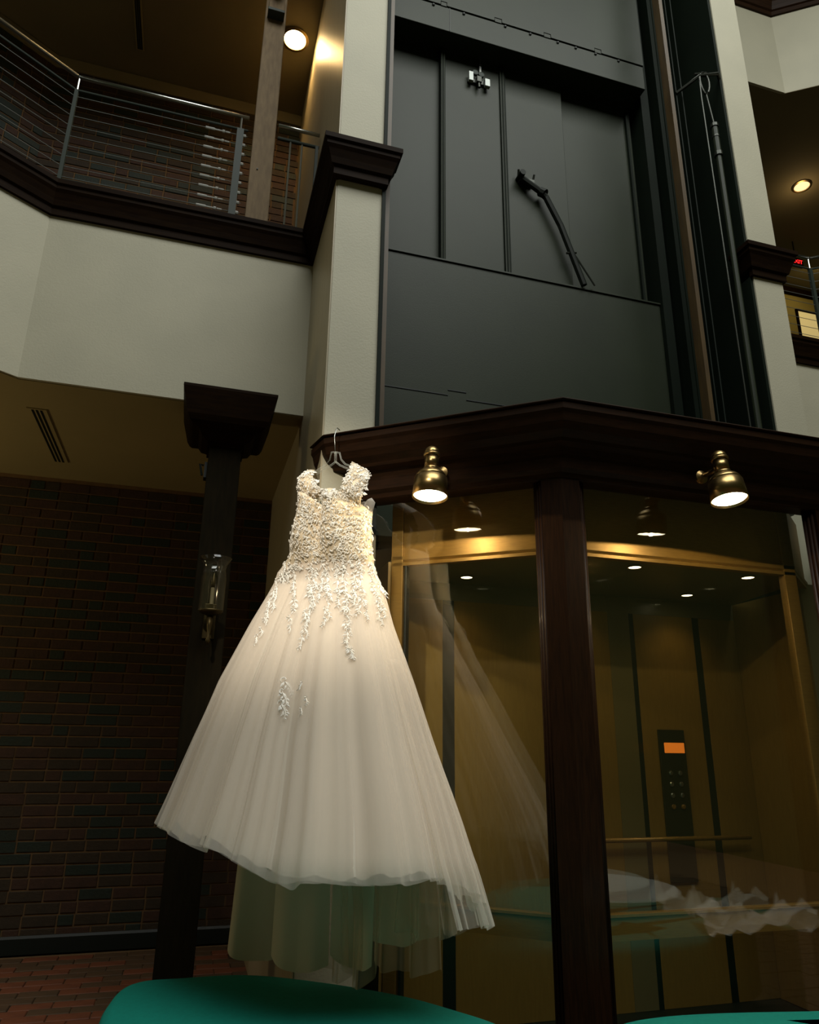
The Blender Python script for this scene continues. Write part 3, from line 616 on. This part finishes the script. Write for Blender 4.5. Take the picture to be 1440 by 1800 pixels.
# table and tissue paper beside the camera (seen in the photograph as reflections in the glass)
t = T('round_table', 'round white low table seen only as a reflection in the lower right glass', 'table', (2.42, 1.14, 0))
obj('table_top', lathe(bmesh.new(), [(.001, .50), (.44, .50), (.45, .508), (.45, .522), (.44, .53), (.001, .53)], (2.42, 1.14, 0), 48), 'white', t, smooth=False)
obj('pedestal', lathe(bmesh.new(), [(.03, .02), (.03, .50)], (2.42, 1.14, 0), 16), 'steel', t); obj('foot', lathe(bmesh.new(), [(.20, 0), (.20, .01), (.03, .03)], (2.42, 1.14, 0), 32), 'steel', t)
def tissue(label, c, sx, sy, hh, seed, rot):
    rnd = random.Random(seed); bm = bmesh.new(); n = 12; g = []
    for i in range(n+1):
        row = []
        for j in range(n+1):
            u, v = i/n-.5, j/n-.5; e = max(abs(u), abs(v))*2
            z_ = hh*(.15+.9*abs(math.sin(3.1*u+rnd.random()*.9+2*v))*(.4+.6*rnd.random()))*(1-.55*e)+.012+(.10*rnd.random() if e > .85 and rnd.random() < .3 else 0)
            p = Matrix.Rotation(rot, 3, 'Z') @ Vector((u*sx*(1+.15*rnd.random()), v*sy*(1+.15*rnd.random()), 0)); row.append(bm.verts.new((c[0]+p.x, c[1]+p.y, c[2]+z_)))
        g.append(row)
    for i in range(n):
        for j in range(n): bm.faces.new((g[i][j], g[i+1][j], g[i+1][j+1]) if (i+j) % 2 else (g[i][j], g[i+1][j], g[i][j+1])); bm.faces.new((g[i][j], g[i+1][j+1], g[i][j+1]) if (i+j) % 2 else (g[i+1][j], g[i+1][j+1], g[i][j+1]))
    tag(obj('tissue_paper', bm, 'paper'), label, 'tissue paper')
tissue('crumpled white tissue paper, reflected in the glass at the lower right', (2.60, 2.22, .49), .50, .34, .20, 3, .3)

# ================================================================== WEDDING DRESS
HK = Vector((.535, 3.085, 0))          # under the hanger hook
XD, ND = D1, N1
def W(x, n, z): return HK + XD*x + ND*n + Vector((0, 0, z))
def onD(px, py, n):   # photo point -> dress coordinates on the plane at outward distance n
    d = ray(px, py); p = O + d*(((HK+ND*n)-O).dot(ND)/d.dot(ND)) - HK
    return p.dot(XD), p.z
def interp(tab, z):
    tab = sorted(tab)
    if z <= tab[0][0]: a, b = tab[0], tab[1]
    elif z >= tab[-1][0]: a, b = tab[-2], tab[-1]
    else:
        for a, b in zip(tab, tab[1:]):
            if a[0] <= z <= b[0]: break
    k = (z-a[0])/(b[0]-a[0]); return a[1]+(b[1]-a[1])*k
rows = [(868, 524, 638), (900, 520, 652), (940, 512, 654), (965, 508, 655), (985, 498, 660), (1010, 482, 668), (1050, 462, 682), (1100, 434, 696), (1200, 384, 729), (1300, 344, 760), (1400, 306, 792), (1450, 285, 808), (1530, 255, 832), (1600, 232, 850)]
def nc(z): return .11 + max(0, min(1, (1.95-z)/1.0))*.24
TL, TR = [], []
for y_, l_, r_ in rows:
    zg = 2.2 - (y_-868)*.00235
    for tabl, px_ in ((TL, l_), (TR, r_)):
        z_ = zg
        for k in range(6): x_, z_ = onD(px_, y_, nc(z_))
        tabl.append((z_, x_))
def ring(phi, z, grow=1.0, off=0.0):
    """phi 0 = viewer right, 90 = front (outward), 270 = back"""
    xl_, xr_ = interp(TL, z), interp(TR, z); c, a = (xl_+xr_)/2, (xr_-xl_)/2
    s = math.sin(phi); n0 = nc(z); bf = .115+max(0, min(1, (1.95-z)/1.1))*.27; bb = min(bf, n0+.03)
    return c+(a*grow+off)*math.cos(phi), n0+((bf if s > 0 else bb)*grow+off)*s
def project(p):
    v = p-O; d = v.dot(CF); return 720+FPX*v.dot(CX)/d, 900-FPX*v.dot(CU)/d
for it in range(6):   # widen or narrow the cone until its outline has the right width at every height
    P_ = []
    for j in range(150):
        z_ = .35+(2.25-.35)*j/149
        for i in range(72):
            x, n = ring(2*math.pi*i/72, z_); P_.append(project(W(x, n, z_)))
    for k, (y_, l_, r_) in enumerate(rows):
        near = [p[0] for p in P_ if abs(p[1]-y_) < 9]
        if near:
            TL[k] = (TL[k][0], TL[k][1]+(l_-min(near))*.0022); TR[k] = (TR[k][0], TR[k][1]+(r_-max(near))*.0022)
HY = [(0, 1452), (283, 1452), (330, 1481), (390, 1503), (450, 1535), (510, 1558), (560, 1556), (640, 1553), (770, 1548), (800, 1558), (850, 1600)]
def hem_solve(phi, dy, tab=None):
    z_ = .85
    for k in range(8):
        x, n = ring(phi, z_); n = max(n, 0); px_, py_ = project(W(x, n, z_)); z_ += (py_-interp(tab or HY, px_)-dy)*.0018
    return z_
HT = [(2*math.pi*i/72, hem_solve(2*math.pi*i/72, 0)) for i in range(73)]
HB = [(2*math.pi*i/72, hem_solve(2*math.pi*i/72, 0, [(600, 1600), (790, 1634), (857, 1624)])) for i in range(73)]
def hemz(phi):
    phi %= 2*math.pi; s = math.sin(phi)
    if s >= 0: return interp(HT, phi)
    return interp(HT, 2*math.pi-phi)-.015+.04*s*s
def hem_side(phi): return interp(HB, phi % (2*math.pi))
def old_hemz(phi):
    # hem: high at viewer left, lower at viewer right and back
    c, s = math.cos(phi), math.sin(phi)
    return .845 - .105*c + (.035*s if s > 0 else .10*s)
def skirt(name, m, z0, grow, off, amp, seed, hem, parent, ns=300, nv=44, phis=(0, 2*math.pi), solid=0):
    rnd = random.Random(seed); comps = [(k, rnd.uniform(0, 6.28), rnd.uniform(.5, 1)) for k in (11, 17, 23, 31, 41, 57)]
    bm = bmesh.new(); g = []; full = abs(phis[1]-phis[0]-2*math.pi) < 1e-6
    for i in range(ns+(0 if full else 1)):
        ph = phis[0]+(phis[1]-phis[0])*i/ns; ph2 = ph+.05*math.sin(5*ph+seed)
        f = sum(w_*(1-2*abs(math.sin(k*ph2/2+o_))) * (11/k)**.6 for k, o_, w_ in comps)/3
        hz = hem(ph)+.024*f+.006*math.sin(9*ph+seed); col = []
        for j in range(nv+1):
            v = j/nv; z_ = z0+(hz-z0)*v
            k = amp*(v**1.1); x, n = ring(ph+k*.35*math.sin(13*ph+seed)*.3, z_, grow, off*v-.006*(1-v)+k*f*.5)
            n = max(n, .0+.01*f)
            col.append(bm.verts.new(W(x, n, z_)))
        g.append(col)
    for i in range(len(g) if full else len(g)-1):
        A, B = g[i], g[(i+1) % len(g)]
        for j in range(nv): bm.faces.new((A[j], A[j+1], B[j+1], B[j]))
    return obj(name, bm, m, parent, smooth=True)
dress = T('wedding_dress', 'ivory lace and tulle wedding dress hanging from the cornice on a clear hanger', 'wedding dress', W(0, .1, .55))
HIP = 2.0
bod_top = 2.2
# bodice: sweetheart front, lower back
def zpy(py): return onD(580, py, .26)[1]
def neck(phi):
    s, u = math.sin(phi), abs(math.cos(phi)+.02)
    if s > 0: return interp([(0, zpy(878)), (.1, zpy(873)), (.3, zpy(860)), (.5, zpy(856)), (.75, zpy(863)), (1.1, zpy(886))], u)
    return zpy(890)-.01*s
def old_neck(phi):
    s, c = math.sin(phi), math.cos(phi)
    if s > 0:
        u = c; z_ = 2.235 + .05*math.sin(min(1, abs(u+.05)/.55)*math.pi/2) - .055*max(0, 1-abs(u+.05)/.18)
        return z_ - .06*max(0, abs(u)-.75)/.25
    return 2.20 - .01*s
bm = bmesh.new(); g = []; NB = 96
def bod(phi, z):
    x, n = ring(phi, z, 1.0, -.022*max(0, (2.035-z)/.075))
    if math.sin(phi) > 0 and z > 2.02:   # bust cups with a crease between them
        k = min(1, (z-2.02)/.10); u = math.cos(phi); b_ = math.exp(-((abs(u+.05)-.42)/.26)**2)
        n += .045*k*b_ - .030*k*math.exp(-((u+.05)/.10)**2)
    return x, n
for i in range(NB):
    ph = 2*math.pi*i/NB; col = []
    for j in range(27):
        z_ = 1.96+(neck(ph)-1.96)*j/26; x, n = bod(ph, z_); col.append(bm.verts.new(W(x, n, z_)))
    g.append(col)
for i in range(NB):
    A, B = g[i], g[(i+1) % NB]
    for j in range(26): bm.faces.new((A[j], A[j+1], B[j+1], B[j]))
bodice = obj('bodice', bm, 'satin', dress, smooth=True)
so = bodice.modifiers.new('thick', 'SOLIDIFY'); so.thickness = .004
lin = skirt('skirt_lining', 'ivory', HIP+.02, .985, -.03, .045, 3, lambda p: hemz(p)+.016, dress)
ov = skirt('tulle_layer', 'tulle', HIP+.02, 1.0, 0, .115, 11, hemz, dress)
ov2 = skirt('tulle_layer', 'tulle2', HIP+.02, 1.0, .03, .13, 23, lambda p: hemz(p)+.01, dress)
skirt('tulle_layer', 'tulle2', 1.6, 1.0, .03, .12, 31, hem_side, dress, phis=(-1.35, .42), ns=100)
# train: lower, darker layers hanging behind the hem
def train(name, m, x0, x1, nn, ztop, zb, seed, folds, parent, sag=.06, flare=.12):
    bm = bmesh.new(); g = []; ns = 70; rnd = random.Random(seed); o_ = rnd.uniform(0, 6)
    for i in range(ns+1):
        u = i/ns; col = []
        for j in range(25):
            v = j/24; zl = zb+sag*(2*u-1)**2; z_ = ztop+(zl-ztop)*v
            xc = (x0+x1)/2+(u-.5)*(x1-x0)*(1-flare+flare*v)
            n = nn+.035*v*math.sin(folds*u*6.28+o_)+.012*v*math.sin(folds*2.3*u*6.28)
            col.append(bm.verts.new(W(xc, n, z_)))
        g.append(col)
    for A, B in zip(g, g[1:]):
        for j in range(24): bm.faces.new((A[j], A[j+1], B[j+1], B[j]))
    return obj(name, bm, m, parent, smooth=True)
def dx(px, py, n): return onD(px, py, n)
for (pl, pr, pyb, n, sg, fo, sd, mm) in ((405, 500, 1690, .16, .03, .7, 1, 'train'), (470, 578, 1706, .22, .03, .6, 2, 'train'), (574, 662, 1708, .25, .035, .6, 5, 'train'), (652, 742, 1668, .17, .05, .9, 4, 'train'), (650, 775, 1712, .12, .02, 2.2, 6, 'tulled'), (700, 800, 1650, .20, .02, 2.4, 8, 'tulled')):
    xa, za = dx(pl, pyb, n); xb, zb_ = dx(pr, pyb, n)
    train('train_panel', mm, xa, xb, n, 1.15, (za+zb_)/2, sd, fo, dress, sag=sg)
for (pl, pr, pyb, n, sd) in ((560, 628, 1752, .20, 9), (600, 660, 1740, .24, 12)):
    xa, za = dx(pl, pyb, n); xb, zb_ = dx(pr, pyb, n)
    train('train_tip', 'tulled', xa, xb, n, .9, max(zb_, .525), sd, 1.5, dress, sag=.05, flare=-.3)

# straps: off-shoulder lace wings
def ribbon(name, path, m, parent, th=.0035):
    """path of (left point, right point) pairs in dress coordinates"""
    bm = bmesh.new(); g = []
    for a, b in path:
        a, b = W(*a), W(*b); g.append([bm.verts.new(a+(b-a)*k/6+ND*.010*math.sin(math.pi*k/6)) for k in range(7)])
    for A, B in zip(g, g[1:]):
        for k in range(6): bm.faces.new((A[k], A[k+1], B[k+1], B[k]))
    o = obj(name, bm, m, parent, smooth=True); s_ = o.modifiers.new('t', 'SOLIDIFY'); s_.thickness = th; return o
def dp(px, py, n): x, z_ = onD(px, py, n); return (x, n, z_)
strapL = ribbon('shoulder_strap', [(dp(528, 884, .17), dp(572, 872, .20)), (dp(525, 868, .19), dp(562, 862, .21)), (dp(523, 850, .20), dp(556, 850, .20)), (dp(526, 838, .18), dp(550, 838, .18)), (dp(538, 828, .13), dp(553, 826, .14)), (dp(542, 832, .06), dp(556, 830, .06)), (dp(545, 850, -.0), dp(562, 850, -.0))], 'satin', dress)
strapR = ribbon('shoulder_strap', [(dp(592, 872, .20), dp(634, 884, .17)), (dp(600, 858, .21), dp(636, 870, .19)), (dp(606, 846, .20), dp(640, 858, .18)), (dp(612, 832, .18), dp(649, 842, .17)), (dp(617, 816, .13), dp(650, 832, .13)), (dp(619, 811, .07), dp(645, 826, .07)), (dp(622, 830, 0), dp(648, 850, 0))], 'satin', dress)
ribbon('back_flap', [(dp(630, 960, .03), dp(652, 962, .0)), (dp(632, 930, .03), dp(652, 928, -.01)), (dp(634, 905, .03), dp(655, 898, -.01)), (dp(636, 882, .03), dp(659, 884, -.01)), (dp(640, 886, .03), dp(653, 876, -.01))], 'tulle', dress)

# corded lace: raised scrolls and leaves laid on the fabric
def bvh(*objs):
    vs, ps = [], []
    for o in objs:
        b = len(vs); vs += [o.matrix_world @ v.co for v in o.data.vertices]; ps += [[b+i for i in p.vertices] for p in o.data.polygons]
    return BVHTree.FromPolygons(vs, ps)
bpy.context.view_layer.update()
TREE = bvh(bodice, strapL, strapR, ov2)
def hit(px, py):
    d = ray(px, py).normalized(); p, n, _, _ = TREE.ray_cast(O, d)
    if p is None or (p-O).length > 3.6: return None
    if n.dot(d) > 0: n = -n
    return p+n*.0025, n
def frame(n, ang):
    dn = Vector((0, 0, -1)); dn = (dn-n*dn.dot(n)).normalized(); r_ = n.cross(dn).normalized()
    return (dn*math.cos(ang)+r_*math.sin(ang)), (r_*math.cos(ang)-dn*math.sin(ang))
def cord(bm, pts, n, wd, hgt):
    """ridged ribbon along pts (3 verts across)"""
    pr = None
    for i, p in enumerate(pts):
        d = (pts[min(i+1, len(pts)-1)]-pts[max(i-1, 0)]).normalized(); s_ = n.cross(d).normalized(); k = wd*(.25+.75*math.sin(math.pi*min(1, (i+.6)/len(pts))))
        cur = [bm.verts.new(p-s_*k), bm.verts.new(p+n*hgt), bm.verts.new(p+s_*k)]
        if pr: bm.faces.new((pr[0], cur[0], cur[1], pr[1])); bm.faces.new((pr[1], cur[1], cur[2], pr[2]))
        pr = cur
def leaf(bm, p, n, d, L, wd, hgt=.002):
    s_ = n.cross(d).normalized(); a = bm.verts.new(p); b = bm.verts.new(p+d*L); c = bm.verts.new(p+d*L*.45+s_*wd); e = bm.verts.new(p+d*L*.45-s_*wd); m_ = bm.verts.new(p+d*L*.5+n*hgt)
    for q1, q2 in ((a, c), (c, b), (b, e), (e, a)): bm.faces.new((q1, q2, m_))
def scroll(bm, p, n, ang, s_, hand=1):
    d, r_ = frame(n, ang); pts = []
    for k in range(15):
        a = k/14*4.4; rr = s_*(.10+.55*(k/14)); pts.append(p+d*rr*math.cos(a)+r_*rr*math.sin(a)*hand+n*.002)
    cord(bm, pts, n, s_*.13, .0022)
def spray(bm, p, n, ang, L):
    d, r_ = frame(n, ang); m_ = 6
    cord(bm, [p+(d+r_*.35*math.sin(k/8*3))*L*k/8 for k in range(9)], n, .0022, .003)
    for k in range(m_):
        q1 = p+(d+r_*.35*math.sin((k+.5)/m_*3))*L*(k+.5)/m_; sz = L*.36*(1-.5*k/m_)
        for sgn in (-1, 1):
            if rnd.random() < .2: continue
            a_ = rnd.uniform(.35, 1.0); leaf(bm, q1, n, (d*math.cos(a_)+r_*sgn*math.sin(a_)).normalized(), sz*rnd.uniform(.7, 1.4), sz*rnd.uniform(.14, .27))
rnd = random.Random(5)
bm = bmesh.new(); k = 0
while k < 1700:
    px_, py_ = rnd.uniform(505, 662), rnd.uniform(812, 1005)
    if py_ > 965 and rnd.random() < (py_-965)/55: continue
    h_ = hit(px_, py_)
    k += 1
    if not h_ or abs(h_[1].z) > .9: continue
    p, n = h_; a = rnd.uniform(0, 6.28); z_ = rnd.random()
    if z_ < .7: scroll(bm, p, n, a, rnd.uniform(.009, .018), rnd.choice((-1, 1)))
    else:
        d, r_ = frame(n, a); leaf(bm, p, n, d, rnd.uniform(.012, .024), rnd.uniform(.003, .005))
obj('lace_overlay', bm, 'lace', dress, kind='stuff')
# scalloped lace edges of neckline and straps
bm = bmesh.new()
edge = [(524, 850), (526, 838), (533, 830), (541, 826), (549, 828), (553, 838), (558, 848), (562, 856), (568, 862), (574, 866), (580, 868), (588, 862), (596, 856), (604, 848), (610, 838), (614, 828), (618, 818), (626, 818), (634, 822), (642, 828), (648, 834), (644, 842), (640, 852), (636, 864)]
for (x_, y_) in edge:
    for q_ in range(3):
        h_ = hit(x_+rnd.uniform(-4, 4), y_+rnd.uniform(1, 8))
        if h_:
            p, n = h_; d, r_ = frame(n, rnd.uniform(0, 6.28)); leaf(bm, p, n, d, .024, .008, .003); scroll(bm, p, n, rnd.uniform(0, 6.28), .015)
obj('neckline_lace', bm, 'lace', dress, kind='stuff')
# trailing sprays on the skirt: each one its own applique
trails = [(500, 985, 452, 1130, 7), (498, 1000, 478, 1068, 4), (520, 985, 508, 1110, 6), (545, 990, 536, 1130, 7), (552, 1000, 545, 1090, 5), (580, 995, 575, 1095, 5), (568, 985, 560, 1050, 4), (603, 985, 612, 1150, 8), (628, 985, 640, 1085, 5), (646, 985, 668, 1085, 5), (515, 1000, 480, 1020, 3), (620, 1000, 625, 1060, 3), (590, 985, 598, 1060, 4), (658, 1000, 676, 1100, 4)]
for (xa, ya, xb, yb_, cnt_) in trails:
    cnt_ = int(cnt_*1.4)
    for k in range(cnt_):
        u = (k+.3)/cnt_; px_, py_ = xa+(xb-xa)*u+rnd.uniform(-4, 4), ya+(yb_-ya)*u
        h_ = hit(px_, py_)
        if not h_: continue
        p, n = h_; bm = bmesh.new(); spray(bm, p, n, -(xb-xa)/(yb_-ya)*.8+rnd.uniform(-.35, .35), rnd.uniform(.05, .075)*(1.15-.4*u))
        scroll(bm, p, n, rnd.uniform(0, 6), .016, rnd.choice((-1, 1)))
        obj('lace_applique', bm, 'lace', dress)
for (px_, py_, s_) in ((500, 1196, 1), (497, 1215, 1), (495, 1236, .9), (532, 1198, .5), (538, 1225, .5), (530, 1245, .4), (612, 1138, .8)):
    h_ = hit(px_, py_)
    if h_:
        p, n = h_; bm = bmesh.new(); spray(bm, p, n, rnd.uniform(-.3, .3), .075*s_); scroll(bm, p, n, rnd.uniform(0, 6), .024*s_); scroll(bm, p-n*0+Vector((0, 0, -.03)), n, rnd.uniform(0, 6), .022*s_, -1)
        obj('lace_applique', bm, 'lace', dress)

# clear hanger with its wire hook over the cornice
t = T('clothes_hanger', 'clear plastic clothes hanger with a thin wire hook over the cornice edge', 'clothes hanger', W(0, .03, 2.6))
def hp(px, py, n=.05): x, z_ = onD(px, py, n); return W(x, n, z_)
bm = bmesh.new(); hx = onD(590, 765, .02)[0]
tube(bm, [W(hx, -.02, 2.7105), W(hx, -.008, 2.7115), W(hx, .006, 2.712), W(hx, .016, 2.702), W(hx, .03, 2.66), hp(590, 806)], .0022, 8); obj('wire_hook', bm, 'steel', t, smooth=True)
for pp in ([(590, 795), (583, 795), (580, 808), (572, 818), (556, 828), (542, 836)], [(590, 795), (597, 796), (600, 808), (607, 816), (618, 820), (630, 826)], [(590, 812), (582, 818), (566, 827), (546, 840)], [(590, 812), (598, 818), (612, 824), (628, 830)]):
    obj('hanger_arm', tube(bmesh.new(), [hp(*q1) for q1 in pp], .0042, 8), 'plastic', t, smooth=True)
obj('hanger_spine', tube(bmesh.new(), [hp(590, 796), hp(590, 813)], .006, 8), 'plastic', t, smooth=True)
